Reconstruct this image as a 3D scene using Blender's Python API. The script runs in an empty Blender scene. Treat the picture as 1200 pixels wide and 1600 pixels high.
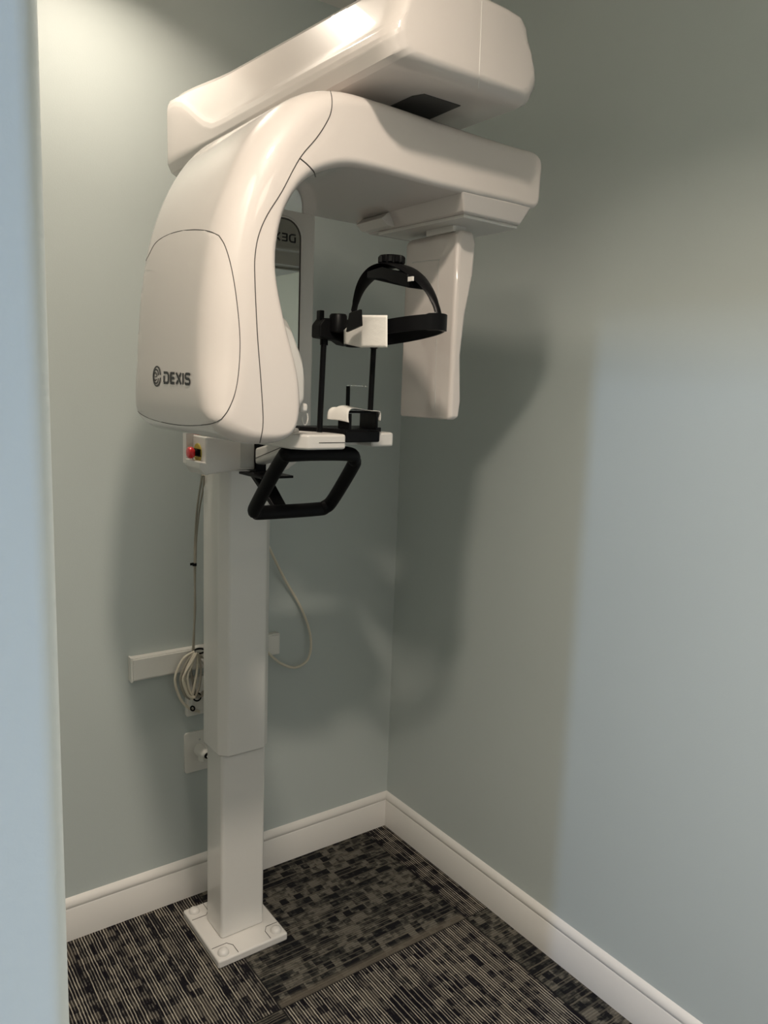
import bpy, bmesh, math, random
from mathutils import Vector, Matrix, Euler
from mathutils.bvhtree import BVHTree
random.seed(7)
SC = bpy.context.scene
COL = SC.collection

# ------------------------------------------------------------------ camera
CAM_LOC = Vector((-1.65158, -2.17699, 1.62788))
CAM_ROT = Euler((1.41260, -0.03581, -0.62570), 'XYZ')
F_PX = 1215.06
cd = bpy.data.cameras.new('camera')
cam = bpy.data.objects.new('camera', cd); COL.objects.link(cam)
cam.location = CAM_LOC; cam.rotation_euler = CAM_ROT
cd.sensor_fit = 'VERTICAL'; cd.sensor_height = 36.0; cd.lens = F_PX * 36.0 / 1600.0
cd.clip_start = 0.02
SC.camera = cam

# ------------------------------------------------------------------ world, lights, exposure
SC.view_settings.view_transform = 'Standard'
SC.view_settings.look = 'None'
SC.view_settings.gamma = 1.0
SC.view_settings.use_curve_mapping = False
SC.view_settings.exposure = 0.33
w = bpy.data.worlds.new('world'); SC.world = w; w.use_nodes = True
w.node_tree.nodes['Background'].inputs[0].default_value = (0.75, 0.85, 1.0, 1)
w.node_tree.nodes['Background'].inputs[1].default_value = 0.05

CEIL = 2.755
def area(name, loc, direction, size, power, color, spread=180, size_y=None, shape='DISK'):
    ld = bpy.data.lights.new(name, 'AREA'); ld.shape = shape; ld.size = size
    if size_y: ld.size_y = size_y
    ld.energy = power; ld.color = color; ld.spread = math.radians(spread)
    o = bpy.data.objects.new(name, ld); COL.objects.link(o); o.location = loc
    o.rotation_euler = Vector(direction).to_track_quat('-Z', 'Y').to_euler()
    return o
WARM = (1.0, 0.87, 0.73)
LAMPS = [(-1.07, -0.32), (-1.36, -1.74)]
area('alcove_downlight', (LAMPS[0][0], LAMPS[0][1], CEIL-0.012), (0, 0, -1), 0.10, 4.0, WARM, 135)
area('hall_downlight', (LAMPS[1][0], LAMPS[1][1], CEIL-0.012), (0, 0, -1), 0.12, 18.5, WARM, 140)
area('added_fill_light', (-0.95, -3.15, CEIL-0.02), (0, 0, -1), 0.6, 23, (1.0, 0.935, 0.89), 110, 0.6, 'RECTANGLE')  # added fill light behind the camera, brightens walls and floor
# daylight entering through the window of the room to the left
area('window_daylight', (-3.55, -3.275, 2.18), (1, 0.68, -0.15), 0.05, 14.5, (0.46, 0.66, 1.0), 120, 0.16, 'RECTANGLE')

# ------------------------------------------------------------------ helpers
_M = CAM_ROT.to_matrix()
def ray(u, v):
    return _M @ Vector(((u-600)/F_PX, -(v-800)/F_PX, -1))
def at(u, v, axis, val):
    d = ray(u, v); t = (val - CAM_LOC[axis]) / d[axis]
    return CAM_LOC + d*t
def atx(u, v, x): return at(u, v, 0, x)
def aty(u, v, y): return at(u, v, 1, y)
def atz(u, v, z): return at(u, v, 2, z)

def tag(o, label=None, cat=None, group=None, kind=None):
    if label: o['label'] = label
    if cat: o['category'] = cat
    if group: o['group'] = group
    if kind: o['kind'] = kind
    return o
def thing(name, label, cat, loc=(0, 0, 0), group=None):
    o = bpy.data.objects.new(name, None); COL.objects.link(o); o.location = loc
    o.empty_display_size = 0.05
    tag(o, label, cat, group); return o
def origin_of(parent):
    v = Vector((0, 0, 0))
    while parent is not None:
        v += Vector(parent.location); parent = parent.parent
    return v
def link_mesh(name, verts, faces, mat, parent=None, bevel=0, seg=3, smooth=True, kind=None, autos=40):
    """verts are world coordinates; the object's origin stays at the parent's"""
    base = origin_of(parent)
    me = bpy.data.meshes.new(name)
    me.from_pydata([tuple(Vector(v)-base) for v in verts], [], faces)
    bm = bmesh.new(); bm.from_mesh(me)
    bmesh.ops.remove_doubles(bm, verts=bm.verts, dist=1e-6)
    bmesh.ops.recalc_face_normals(bm, faces=bm.faces)
    big = [q for q in bm.faces if len(q.verts) > 12]
    if big: bmesh.ops.triangulate(bm, faces=big, ngon_method='EAR_CLIP')
    bm.to_mesh(me); bm.free()
    me.materials.append(mat)
    o = bpy.data.objects.new(name, me); COL.objects.link(o)
    if parent: o.parent = parent
    if smooth:
        me.polygons.foreach_set('use_smooth', [True]*len(me.polygons))
        try: me.set_sharp_from_angle(angle=math.radians(autos))
        except Exception: pass
    if bevel:
        m = o.modifiers.new('bevel', 'BEVEL'); m.width = bevel; m.segments = seg
        m.limit_method = 'ANGLE'; m.angle_limit = math.radians(30); m.harden_normals = True
        me.polygons.foreach_set('use_smooth', [True]*len(me.polygons))
    if kind: o['kind'] = kind
    return o
def box_data(x0, x1, y0, y1, z0, z1):
    v = [(x0,y0,z0),(x1,y0,z0),(x1,y1,z0),(x0,y1,z0),(x0,y0,z1),(x1,y0,z1),(x1,y1,z1),(x0,y1,z1)]
    f = [(0,3,2,1),(4,5,6,7),(0,1,5,4),(1,2,6,5),(2,3,7,6),(3,0,4,7)]
    return v, f
def box(name, x0, x1, y0, y1, z0, z1, mat, parent=None, bevel=0, **k):
    v, f = box_data(x0, x1, y0, y1, z0, z1)
    return link_mesh(name, v, f, mat, parent, bevel, smooth=bool(bevel), **k)
def hexa(name, bottom, top, mat, parent=None, bevel=0, **k):
    n = len(bottom); v = list(bottom)+list(top)
    f = [tuple(range(n))[::-1], tuple(range(n, 2*n))] + [(i, (i+1) % n, n+(i+1) % n, n+i) for i in range(n)]
    return link_mesh(name, v, f, mat, parent, bevel, **k)
def prism(name, pts, axis, a0, a1, mat, parent=None, bevel=0, **k):
    """pts: 2d outline in the two other axes (order x,y,z)"""
    def mk(p, a):
        l = list(p); l.insert(axis, a); return tuple(l)
    return hexa(name, [mk(p, a0) for p in pts], [mk(p, a1) for p in pts], mat, parent, bevel, **k)
def loft_data(rings, cap=True):
    n = len(rings[0]); v = [p for r in rings for p in r]; f = []
    for k in range(len(rings)-1):
        for i in range(n):
            j = (i+1) % n
            f.append((k*n+i, k*n+j, (k+1)*n+j, (k+1)*n+i))
    if cap:
        f.append(tuple(range(n))[::-1]); f.append(tuple(range((len(rings)-1)*n, len(rings)*n)))
    return v, f
def loft(name, rings, mat, parent=None, **k):
    v, f = loft_data(rings); return link_mesh(name, v, f, mat, parent, **k)
def catmull(pts, n=6, closed=False):
    pts = [Vector(p) for p in pts]; out = []; N = len(pts)
    rng = range(N) if closed else range(N-1)
    for i in rng:
        if closed: p0, p1, p2, p3 = pts[i-1], pts[i], pts[(i+1) % N], pts[(i+2) % N]
        else: p0, p1, p2, p3 = pts[max(i-1, 0)], pts[i], pts[i+1], pts[min(i+2, N-1)]
        for s in range(n):
            t = s/n
            out.append(0.5*((2*p1)+(p2-p0)*t+(2*p0-5*p1+4*p2-p3)*t*t+(3*p1-p0-3*p2+p3)*t**3))
    if not closed: out.append(pts[-1])
    return out
def sweep_data(pts, ra, rb=None, n=10, up=None, closed=False):
    rb = rb or ra
    pts = [Vector(p) for p in pts]; N = len(pts); rings = []
    prev = None
    for i, p in enumerate(pts):
        if closed: t = (pts[(i+1) % N]-pts[i-1])
        else: t = pts[min(i+1, N-1)]-pts[max(i-1, 0)]
        t.normalize()
        if up is not None: a = Vector(up) - t*Vector(up).dot(t)
        elif prev is None:
            a = t.orthogonal()
        else: a = prev - t*prev.dot(t)
        if a.length < 1e-6: a = t.orthogonal()
        a.normalize(); prev = a; b = t.cross(a)
        r1 = ra[i] if isinstance(ra, (list, tuple)) else ra
        r2 = rb[i] if isinstance(rb, (list, tuple)) else rb
        ring = []
        for k in range(n):
            an = 2*math.pi*k/n
            ring.append(p + a*math.cos(an)*r1 + b*math.sin(an)*r2)
        rings.append(ring)
    if closed:
        v, f = loft_data(rings, cap=False); L = len(rings)
        for i in range(n):
            j = (i+1) % n; f.append(((L-1)*n+i, (L-1)*n+j, j, i))
        return v, f
    return loft_data(rings)
def tube(name, pts, r, mat, parent=None, rb=None, n=10, up=None, closed=False, **k):
    v, f = sweep_data(pts, r, rb, n, up, closed)
    return link_mesh(name, v, f, mat, parent, autos=60, **k)
def lathe_data(c, axis, prof, n=24):
    """prof: list of (distance along axis, radius)"""
    axis = Vector(axis).normalized(); a = axis.orthogonal().normalized(); b = axis.cross(a); c = Vector(c)
    rings = [[c+axis*h+a*math.cos(2*math.pi*k/n)*max(r, 1e-5)+b*math.sin(2*math.pi*k/n)*max(r, 1e-5) for k in range(n)] for h, r in prof]
    return loft_data(rings)
def lathe(name, c, axis, prof, mat, parent=None, n=24, **k):
    v, f = lathe_data(c, axis, prof, n); return link_mesh(name, v, f, mat, parent, **k)
def merge(*datas):
    V, F = [], []
    for v, f in datas:
        o = len(V); V += list(v); F += [tuple(i+o for i in q) for q in f]
    return V, F
def bvh_of(o):
    base = origin_of(o)
    me = o.data
    return BVHTree.FromPolygons([v.co+base for v in me.vertices], [tuple(p.vertices) for p in me.polygons])
def on_surface(tree, u, v, off=0.0008):
    d = ray(u, v).normalized()
    h, nrm, _, _ = tree.ray_cast(CAM_LOC, d)
    if h is None: return None
    if nrm.dot(d) > 0: nrm = -nrm
    return h + nrm*off
def dense(pts, step=3.0):
    out = []
    for a, b in zip(pts[:-1], pts[1:]):
        n = max(1, int(math.hypot(b[0]-a[0], b[1]-a[1])/step))
        for s in range(n): out.append((a[0]+(b[0]-a[0])*s/n, a[1]+(b[1]-a[1])*s/n))
    out.append(pts[-1]); return out
def smooth2(pts, n=6):
    return [(p.x, p.y) for p in catmull([(a, b, 0) for a, b in pts], n)]

# ------------------------------------------------------------------ materials
def mat(name, color, rough=0.5, metallic=0.0, coat=0.0, bump=None, spec=0.5, noise_col=None, alpha=None, trans=0):
    m = bpy.data.materials.new(name); m.use_nodes = True
    nt = m.node_tree; b = nt.nodes['Principled BSDF']
    b.inputs['Base Color'].default_value = (*color, 1)
    b.inputs['Roughness'].default_value = rough; b.inputs['Metallic'].default_value = metallic
    b.inputs['Coat Weight'].default_value = coat; b.inputs['Coat Roughness'].default_value = 0.025
    b.inputs['Specular IOR Level'].default_value = spec
    b.inputs['Transmission Weight'].default_value = trans
    tc = nt.nodes.new('ShaderNodeNewGeometry')
    if noise_col:
        n = nt.nodes.new('ShaderNodeTexNoise'); n.inputs['Scale'].default_value = noise_col[0]; n.inputs['Detail'].default_value = 4
        nt.links.new(tc.outputs['Position'], n.inputs['Vector'])
        mx = nt.nodes.new('ShaderNodeMix'); mx.data_type = 'RGBA'
        mx.inputs[6].default_value = (*[c*(1-noise_col[1]) for c in color], 1)
        mx.inputs[7].default_value = (*[min(1, c*(1+noise_col[1])) for c in color], 1)
        nt.links.new(n.outputs['Fac'], mx.inputs[0]); nt.links.new(mx.outputs[2], b.inputs['Base Color'])
    if bump:
        n2 = nt.nodes.new('ShaderNodeTexNoise'); n2.inputs['Scale'].default_value = bump[0]; n2.inputs['Detail'].default_value = 3
        nt.links.new(tc.outputs['Position'], n2.inputs['Vector'])
        bp = nt.nodes.new('ShaderNodeBump'); bp.inputs['Strength'].default_value = bump[1]; bp.inputs['Distance'].default_value = bump[2]
        nt.links.new(n2.outputs['Fac'], bp.inputs['Height']); nt.links.new(bp.outputs['Normal'], b.inputs['Normal'])
    return m
M_WALL = mat('wall_paint', (0.525, 0.570, 0.553), 0.42, bump=(260, 0.18, 0.0010), noise_col=(3, 0.015), spec=0.3)
M_CEIL = mat('ceiling_paint', (0.78, 0.76, 0.72), 0.85, bump=(120, 0.2, 0.001))
M_TRIM = mat('trim_paint', (0.76, 0.73, 0.69), 0.32, bump=(60, 0.05, 0.001))
M_WHITE = mat('gloss_white_plastic', (0.615, 0.563, 0.53), 0.35, spec=0.15, coat=1.0, noise_col=(2, 0.008))
M_WHITE2 = mat('satin_white_plastic', (0.68, 0.655, 0.62), 0.33, coat=0.15, noise_col=(4, 0.01))
M_COLUMN = mat('column_enamel', (0.72, 0.70, 0.665), 0.25, coat=0.35, noise_col=(4, 0.01))
M_GREYW = mat('grey_white_plastic', (0.50, 0.50, 0.48), 0.4, noise_col=(5, 0.01))
M_SEAM = mat('seam_shadow_gap', (0.06, 0.055, 0.05), 0.8, noise_col=(50, 0.05))
M_BLACK = mat('black_plastic', (0.004, 0.004, 0.0045), 0.38, spec=0.12, noise_col=(20, 0.1), bump=(600, 0.05, 0.0005))
M_RUBBER = mat('black_grip_rubber', (0.0045, 0.0045, 0.005), 0.5, spec=0.12, bump=(500, 0.08, 0.0005))
M_INK = mat('black_ink', (0.004, 0.004, 0.005), 0.4, noise_col=(80, 0.05))
M_RED = mat('red_button_plastic', (0.62, 0.015, 0.02), 0.3, coat=0.4, noise_col=(40, 0.05))
M_YEL = mat('yellow_label', (0.50, 0.40, 0.05), 0.5, noise_col=(40, 0.05))
M_MIRROR = mat('mirror_glass', (0.62, 0.66, 0.63), 0.015, metallic=1.0, noise_col=(2, 0.005))
M_FIT = mat('wall_fitting_plastic', (0.80, 0.78, 0.73), 0.35, noise_col=(6, 0.01))
M_CABLE = mat('cream_cable', (0.72, 0.66, 0.54), 0.45, noise_col=(30, 0.06))
M_CABLE2 = mat('grey_cable', (0.36, 0.33, 0.27), 0.5, noise_col=(30, 0.06))
M_PAPER = mat('tissue_paper', (0.80, 0.77, 0.72), 0.9, bump=(300, 0.35, 0.001), noise_col=(60, 0.03))
M_CLEAR = mat('clear_plastic', (0.85, 0.88, 0.87), 0.08, trans=0.9, spec=0.6, noise_col=(20, 0.01))
M_SCREW = mat('steel_screw', (0.6, 0.6, 0.6), 0.3, metallic=1.0, noise_col=(90, 0.05))

def carpet_material():
    m = bpy.data.materials.new('carpet_tile'); m.use_nodes = True; nt = m.node_tree; N = nt.nodes; L = nt.links
    bs = N['Principled BSDF']; bs.inputs['Roughness'].default_value = 0.95; bs.inputs['Specular IOR Level'].default_value = 0.1
    geo = N.new('ShaderNodeNewGeometry'); sep = N.new('ShaderNodeSeparateXYZ'); L.new(geo.outputs['Position'], sep.inputs[0])
    def math_(op, a, b=None, c=None):
        n = N.new('ShaderNodeMath'); n.operation = op
        for i, q in enumerate((a, b, c)):
            if q is None: continue
            if isinstance(q, (int, float)): n.inputs[i].default_value = q
            else: L.new(q, n.inputs[i])
        return n.outputs[0]
    def mixf(f, a, b):
        n = N.new('ShaderNodeMix'); n.data_type = 'FLOAT'
        for i, q in ((0, f), (2, a), (3, b)):
            if isinstance(q, (int, float)): n.inputs[i].default_value = q
            else: L.new(q, n.inputs[i])
        return n.outputs[0]
    def mixc(f, a, b):
        n = N.new('ShaderNodeMix'); n.data_type = 'RGBA'
        for i, q in ((0, f), (6, a), (7, b)):
            if isinstance(q, tuple): n.inputs[i].default_value = (*q, 1)
            elif isinstance(q, (int, float)): n.inputs[i].default_value = q
            else: L.new(q, n.inputs[i])
        return n.outputs[2]
    def step(e0, e1, x):
        n = N.new('ShaderNodeMapRange'); n.interpolation_type = 'SMOOTHSTEP'
        n.inputs[1].default_value = e0; n.inputs[2].default_value = e1; L.new(x, n.inputs[0]); return n.outputs[0]
    def vec(x, y, z):
        n = N.new('ShaderNodeCombineXYZ')
        for i, q in enumerate((x, y, z)):
            if isinstance(q, (int, float)): n.inputs[i].default_value = q
            else: L.new(q, n.inputs[i])
        return n.outputs[0]
    def noise(v, scale=1.0, detail=2.0, rough=0.5):
        n = N.new('ShaderNodeTexNoise'); n.inputs['Scale'].default_value = scale; n.inputs['Detail'].default_value = detail
        n.inputs['Roughness'].default_value = rough; L.new(v, n.inputs['Vector']); return n.outputs['Fac']
    def white(v):
        n = N.new('ShaderNodeTexWhiteNoise'); n.noise_dimensions = '3D'; L.new(v, n.inputs['Vector']); return n.outputs['Value']
    X, Y = sep.outputs[0], sep.outputs[1]
    tx = math_('DIVIDE', math_('ADD', X, 0.757), 0.65); ty = math_('DIVIDE', math_('ADD', Y, 0.577), 0.65)
    ti = math_('FLOOR', tx); tj = math_('FLOOR', ty)
    par = math_('ABSOLUTE', math_('MODULO', math_('ADD', ti, tj), 2.0))      # 0: ribs along x, 1: ribs along y
    wob = math_('MULTIPLY', math_('SUBTRACT', noise(vec(X, Y, 0.0), 30, 2), 0.5), 0.004)
    a = mixf(par, X, Y); b = math_('ADD', mixf(par, Y, X), wob)
    seed = math_('ADD', math_('MULTIPLY', ti, 7.3), math_('MULTIPLY', tj, 3.7))
    def ribs(P, sd):
        rb = math_('DIVIDE', b, P); return math_('FLOOR', rb), math_('FRACT', rb), white(vec(math_('FLOOR', rb), seed, sd))
    P = 0.0078
    ri, rf, rr1 = ribs(P, 1.0)
    tri = math_('ABSOLUTE', math_('SUBTRACT', rf, 0.5))
    line = math_('SUBTRACT', 1.0, step(0.10, 0.24, tri))
    def blocks(la, lb, sd):
        bd = math_('FLOOR', math_('DIVIDE', b, lb))
        sh = math_('MULTIPLY', white(vec(bd, seed, sd)), 6.0)
        k = math_('FLOOR', math_('ADD', math_('DIVIDE', a, la), sh))
        return white(vec(k, bd, math_('ADD', seed, sd)))
    b1 = blocks(0.026, P*4, 5.0); b2 = blocks(0.017, P*2, 9.0); b3 = blocks(0.075, P*4, 13.0)
    big = noise(vec(math_('MULTIPLY', a, 9.0), math_('MULTIPLY', b, 6.0), seed), 1.0, 2)
    fib = noise(vec(X, Y, 0.0), 420, 2)
    soft = noise(vec(math_('MULTIPLY', a, 40.0), math_('MULTIPLY', b, 90.0), seed), 1.0, 3)
    mixb = math_('ADD', math_('ADD', math_('MULTIPLY', b1, 0.48), math_('MULTIPLY', b2, 0.26)), math_('MULTIPLY', b3, 0.20))
    inten = math_('ADD', mixb, math_('MULTIPLY', math_('SUBTRACT', big, 0.5), 0.55))
    inten = math_('ADD', inten, math_('MULTIPLY', math_('SUBTRACT', soft, 0.5), 0.85))
    # ribs along y: thin cream lines on a near-black ground, broken by dark blocks
    on = step(0.24, 0.62, inten)
    rsel = step(0.30, 0.62, rr1)
    lv = math_('MULTIPLY', line, math_('ADD', math_('MULTIPLY', rsel, 0.55), math_('MULTIPLY', on, 0.40)))
    gnd = mixc(math_('MULTIPLY', step(0.45, 0.75, inten), 0.8), (0.009, 0.008, 0.011), (0.060, 0.052, 0.044))
    colY = mixc(lv, gnd, (0.50, 0.455, 0.375))
    # ribs along x: mottled brown and green-grey blocks with dark patches, faint light ribs
    colX = mixc(step(0.30, 0.46, inten), (0.012, 0.012, 0.014), (0.045, 0.044, 0.038))
    colX = mixc(step(0.46, 0.74, inten), colX, (0.175, 0.160, 0.132))
    rowl = math_('FRACT', math_('DIVIDE', b, P*4.0))
    rowm = math_('SUBTRACT', 1.0, step(0.16, 0.24, rowl))
    colX = mixc(math_('MULTIPLY', rowm, 0.55), colX, (0.125, 0.112, 0.090))
    lw = math_('MULTIPLY', line, math_('MULTIPLY', step(0.78, 0.92, rr1), 0.6))
    colX = mixc(lw, colX, (0.17, 0.148, 0.115))
    colX = mixc(math_('MULTIPLY', math_('SUBTRACT', 1.0, line), 0.30), colX, (0.008, 0.008, 0.009))
    edge = math_('SUBTRACT', 1.0, step(0.02, 0.06, math_('FRACT', ty)))
    colX = mixc(math_('MULTIPLY', edge, 0.7), colX, (0.15, 0.128, 0.10))
    col = mixc(par, colX, colY)  # tile pattern, with the pile sheen of turned tiles painted into the colours
    col = mixc(math_('MULTIPLY', step(0.35, 0.75, fib), 0.40), col, mixc(0.55, col, (0.0, 0.0, 0.0)))
    # tile joints
    fx = math_('FRACT', tx); fy = math_('FRACT', ty)
    jx = math_('MINIMUM', fx, math_('SUBTRACT', 1.0, fx)); jy = math_('MINIMUM', fy, math_('SUBTRACT', 1.0, fy))
    j = math_('SUBTRACT', 1.0, step(0.001, 0.006, math_('MINIMUM', jx, jy)))
    col = mixc(math_('MULTIPLY', j, 0.7), col, (0.01, 0.01, 0.01))
    L.new(col, bs.inputs['Base Color'])
    hgt = math_('ADD', math_('MULTIPLY', line, 0.6), math_('MULTIPLY', fib, 0.6))
    bp = N.new('ShaderNodeBump'); bp.inputs['Strength'].default_value = 0.6; bp.inputs['Distance'].default_value = 0.003
    L.new(hgt, bp.inputs['Height']); L.new(bp.outputs['Normal'], bs.inputs['Normal'])
    return m
M_CARPET = carpet_material()

# ------------------------------------------------------------------ the setting
S = dict(kind='structure')
XL, YJ = -1.5937, -1.930            # left side of the alcove and the face of its jamb
XF, YW = -3.70, -4.0
box('floor', XF-0.1, 0.1, YW-0.1, 0.1, -0.1, 0, M_CARPET, **S)
box('ceiling', XF-0.1, 0.1, YW-0.1, 0.1, CEIL, CEIL+0.1, M_CEIL, **S)
box('wall_back', XL-0.12, 0.1, 0, 0.1, 0, CEIL, M_WALL, **S)
box('wall_right', 0, 0.1, YW-0.1, 0, 0, CEIL, M_WALL, **S)
# partition that closes the alcove on the left: bull-nosed corner towards the camera
r = 0.008; ow = []
for k in range(9):
    an = math.radians(-90 + 90*k/8); ow.append((XL-r+r*math.cos(an), YJ+r+r*math.sin(an)))
outline = ow + [(XL, 0.0), (XL-0.12, 0.0), (XL-0.12, YJ+0.12), (XF, YJ+0.12), (XF, YJ)]
prism('wall_left', outline, 2, 0, CEIL, M_WALL, **S)
box('wall_front', XF-0.1, 0, YW-0.1, YW, 0, CEIL, M_WALL, **S)
# end of the passage with a high window, and an unseen beam added across the passage
wv = [box_data(XF-0.1, XF, YW, -3.65, 0, CEIL), box_data(XF-0.1, XF, -2.85, YJ, 0, CEIL),
      box_data(XF-0.1, XF, -3.65, -2.85, 0, 1.2), box_data(XF-0.1, XF, -3.65, -2.85, 2.4, CEIL)]
v, f = merge(*wv); link_mesh('wall_far', v, f, M_WALL, smooth=False, **S)
v, f = merge(box_data(XF-0.02, XF+0.02, -3.71, -3.65, 1.14, 2.46), box_data(XF-0.02, XF+0.02, -2.85, -2.79, 1.14, 2.46),
             box_data(XF-0.02, XF+0.02, -3.65, -2.85, 1.14, 1.2), box_data(XF-0.02, XF+0.02, -3.65, -2.85, 2.4, 2.46))
link_mesh('window_1', v, f, M_TRIM, smooth=False, **S)
box('added_daylight_blocker', -2.05, -1.95, YW, YJ, 2.00, CEIL, M_WALL, **S)  # unseen header, added to cut off the daylight on the right wall

def baseboard(name, axis, a0, a1, side):
    """profile: (depth from wall, height)"""
    prof = [(0, 0), (0.015, 0), (0.015, 0.098), (0.0125, 0.1015), (0.0145, 0.106), (0.0145, 0.114), (0.010, 0.122), (0.0045, 0.128), (0, 0.130)]
    if axis == 'x': pts = [(side*d, z) for d, z in prof]; return prism(name, pts, 0, a0, a1, M_TRIM, **S)
    pts = [(side*d, z) for d, z in prof]; return prism(name, pts, 1, a0, a1, M_TRIM, **S)
baseboard('baseboard_back', 'x', XL, 0, -1)
baseboard('baseboard_right', 'y', -4.0, 0.0, -1)
# profile line under the cap of each baseboard
# recessed lamps of the ceiling
M_LENS = bpy.data.materials.new('lamp_lens'); M_LENS.use_nodes = True
_b = M_LENS.node_tree.nodes['Principled BSDF']; _b.inputs['Base Color'].default_value = (0.9, 0.88, 0.8, 1)
_b.inputs['Emission Color'].default_value = (1, 0.86, 0.68, 1); _b.inputs['Emission Strength'].default_value = 3.0
for k, (lx, ly) in enumerate(LAMPS):
    lab = ['recessed ceiling lamp inside the alcove above the white machine', 'recessed ceiling lamp at the mouth of the alcove beside the left wall'][k]
    t = thing('ceiling_lamp', lab, 'lamp', (lx, ly, CEIL))
    lathe('trim_ring', (lx, ly, CEIL), (0, 0, -1), [(0, 0.095), (0.004, 0.095), (0.007, 0.088), (0.007, 0.074), (0.001, 0.072), (0.0, 0.072)], M_TRIM, t, n=32)
    lathe('lens', (lx, ly, CEIL), (0, 0, -1), [(0.0, 0.071), (0.002, 0.071), (0.003, 0.0)], M_LENS, t, n=32)

pt = thing('added_fill_panel', 'square flat white panel added in the passage ceiling for fill light', 'ceiling light', (-0.95, -3.15, CEIL))  # unseen panel added to house the fill light
v, f = merge(box_data(-1.28, -1.25, -3.48, -2.82, CEIL-0.012, CEIL), box_data(-0.65, -0.62, -3.48, -2.82, CEIL-0.012, CEIL),
             box_data(-1.25, -0.65, -3.48, -3.45, CEIL-0.012, CEIL), box_data(-1.25, -0.65, -2.85, -2.82, CEIL-0.012, CEIL))
link_mesh('fill_panel_frame', v, f, M_TRIM, pt, smooth=False)
box('fill_diffuser', -1.25, -0.65, -3.45, -2.85, CEIL-0.006, CEIL, M_LENS, pt)

# ------------------------------------------------------------------ the panoramic x-ray machine
CX = -0.727
XR = thing('panoramic_xray_machine', 'tall glossy white dental panoramic x-ray machine on a square floor plate in the alcove', 'x-ray machine', (CX, -0.23, 0))

# --- base plate
bp_pts = [(-0.838, -0.358), (-0.618, -0.358), (-0.618, -0.095), (-0.838, -0.095)]
plate = prism('base_plate', bp_pts, 2, 0.0, 0.025, M_WHITE2, XR, bevel=0.006)
for (px, py) in ((-0.812, -0.332), (-0.644, -0.332), (-0.812, -0.121), (-0.644, -0.121)):
    lathe('bolt_cap', (px, py, 0.0245), (0, 0, 1), [(0, 0.0165), (0.004, 0.0165), (0.010, 0.0135), (0.013, 0.007), (0.0135, 0)], M_WHITE2, plate, n=20)
def plate_seam(pts):
    tube('seam', [Vector((x, y, 0.0252)) for x, y in pts], 0.0009, M_SEAM, plate, n=5)
plate_seam([(-0.775, -0.3525), (-0.775, -0.317), (-0.788, -0.300), (-0.833, -0.300)])
plate_seam([(-0.672, -0.3525), (-0.672, -0.317), (-0.660, -0.300), (-0.623, -0.300)])
plate_seam([(-0.775, -0.100), (-0.775, -0.140), (-0.788, -0.155), (-0.833, -0.155)])

# --- column
def octo(x0, x1, y0, y1, c):
    return [(x0+c, y0), (x1-c, y0), (x1, y0+c), (x1, y1), (x0, y1), (x0, y0+c)]
prism('lower_column', octo(-0.794, -0.657, -0.279, -0.175, 0.006), 2, 0.025, 0.75, M_COLUMN, XR, bevel=0.007)
sl_out = octo(-0.802, -0.648, -0.292, -0.165, 0.022)
prism('column_sleeve', sl_out, 2, 0.592, 2.12, M_COLUMN, XR, bevel=0.006)
box('wall_bracket', -0.80, -0.655, -0.170, -0.001, 1.60, 1.72, M_WHITE2, XR, bevel=0.004)

# --- carriage with mirror
car_pts = [(-0.868, 1.47), (-0.80, 1.405), (-0.655, 1.405), (-0.586, 1.45), (-0.586, 2.145), (-0.868, 2.145)]
car = prism('carriage', car_pts, 1, -0.380, -0.245, M_WHITE2, XR, bevel=0.008)
mx0, mx1, mz0, mz1 = CX-0.095, CX+0.095, 1.56, 2.035
def rrect(x0, x1, z0, z1, r, n=8):
    out = []
    for cx, cz, a0 in ((x1-r, z1-r, 0), (x0+r, z1-r, 90), (x0+r, z0+r, 180), (x1-r, z0+r, 270)):
        for k in range(n+1):
            a = math.radians(a0+90*k/n); out.append((cx+r*math.cos(a), cz+r*math.sin(a)))
    return out
mir = prism('mirror', rrect(mx0, mx1, mz0, mz1, 0.045), 1, -0.3825, -0.379, M_MIRROR, car, smooth=False)
mrim = [Vector((x, -0.3822, z)) for x, z in rrect(mx0, mx1, mz0, mz1, 0.045)]
tube('mirror_rim', mrim, 0.0022, M_SEAM, car, closed=True, n=6)
rim2 = [Vector((x, -0.3815, z)) for x, z in rrect(mx0-0.004, mx1+0.004, mz0-0.004, mz1+0.004, 0.048)]
tube('mirror_frame', rim2, 0.003, M_WHITE2, car, closed=True, n=6)

# --- lettering strokes, unit cell: width w, height 1
def letters(kind):
    L = {
     'D': (0.86, [[(0.0, .96), (.55, .96), (.74, .82), (.78, .5), (.74, .18), (.55, .04), (.0, .04)][:7], [(0.06, .10), (0.06, .68)]]),
     'E': (0.72, [[(.70, .94), (.08, .94), (.08, .06), (.70, .06)], [(.08, .5), (.66, .5)]]),
     'X': (0.86, [[(.04, 1.0), (.46, .5), (.84, 0.0)], [(.82, 1.0), (.56, .66)], [(.34, .34), (.06, 0.0)]]),
     'I': (0.22, [[(.10, 1.0), (.10, 0.0)]]),
     'S': (0.80, [[(.76, .80), (.70, .94), (.14, .94), (.05, .80), (.06, .62), (.18, .53), (.62, .48), (.74, .38), (.74, .18), (.62, .06), (.10, .06), (.02, .20)]])}
    return L[kind]
def word_strokes(word, gap=0.2):
    x = 0; out = []
    for ch in word:
        wd, st = letters(ch)
        for s in st: out.append([(x+a, b) for a, b in s])
        x += wd+gap
    return x-gap, out
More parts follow.
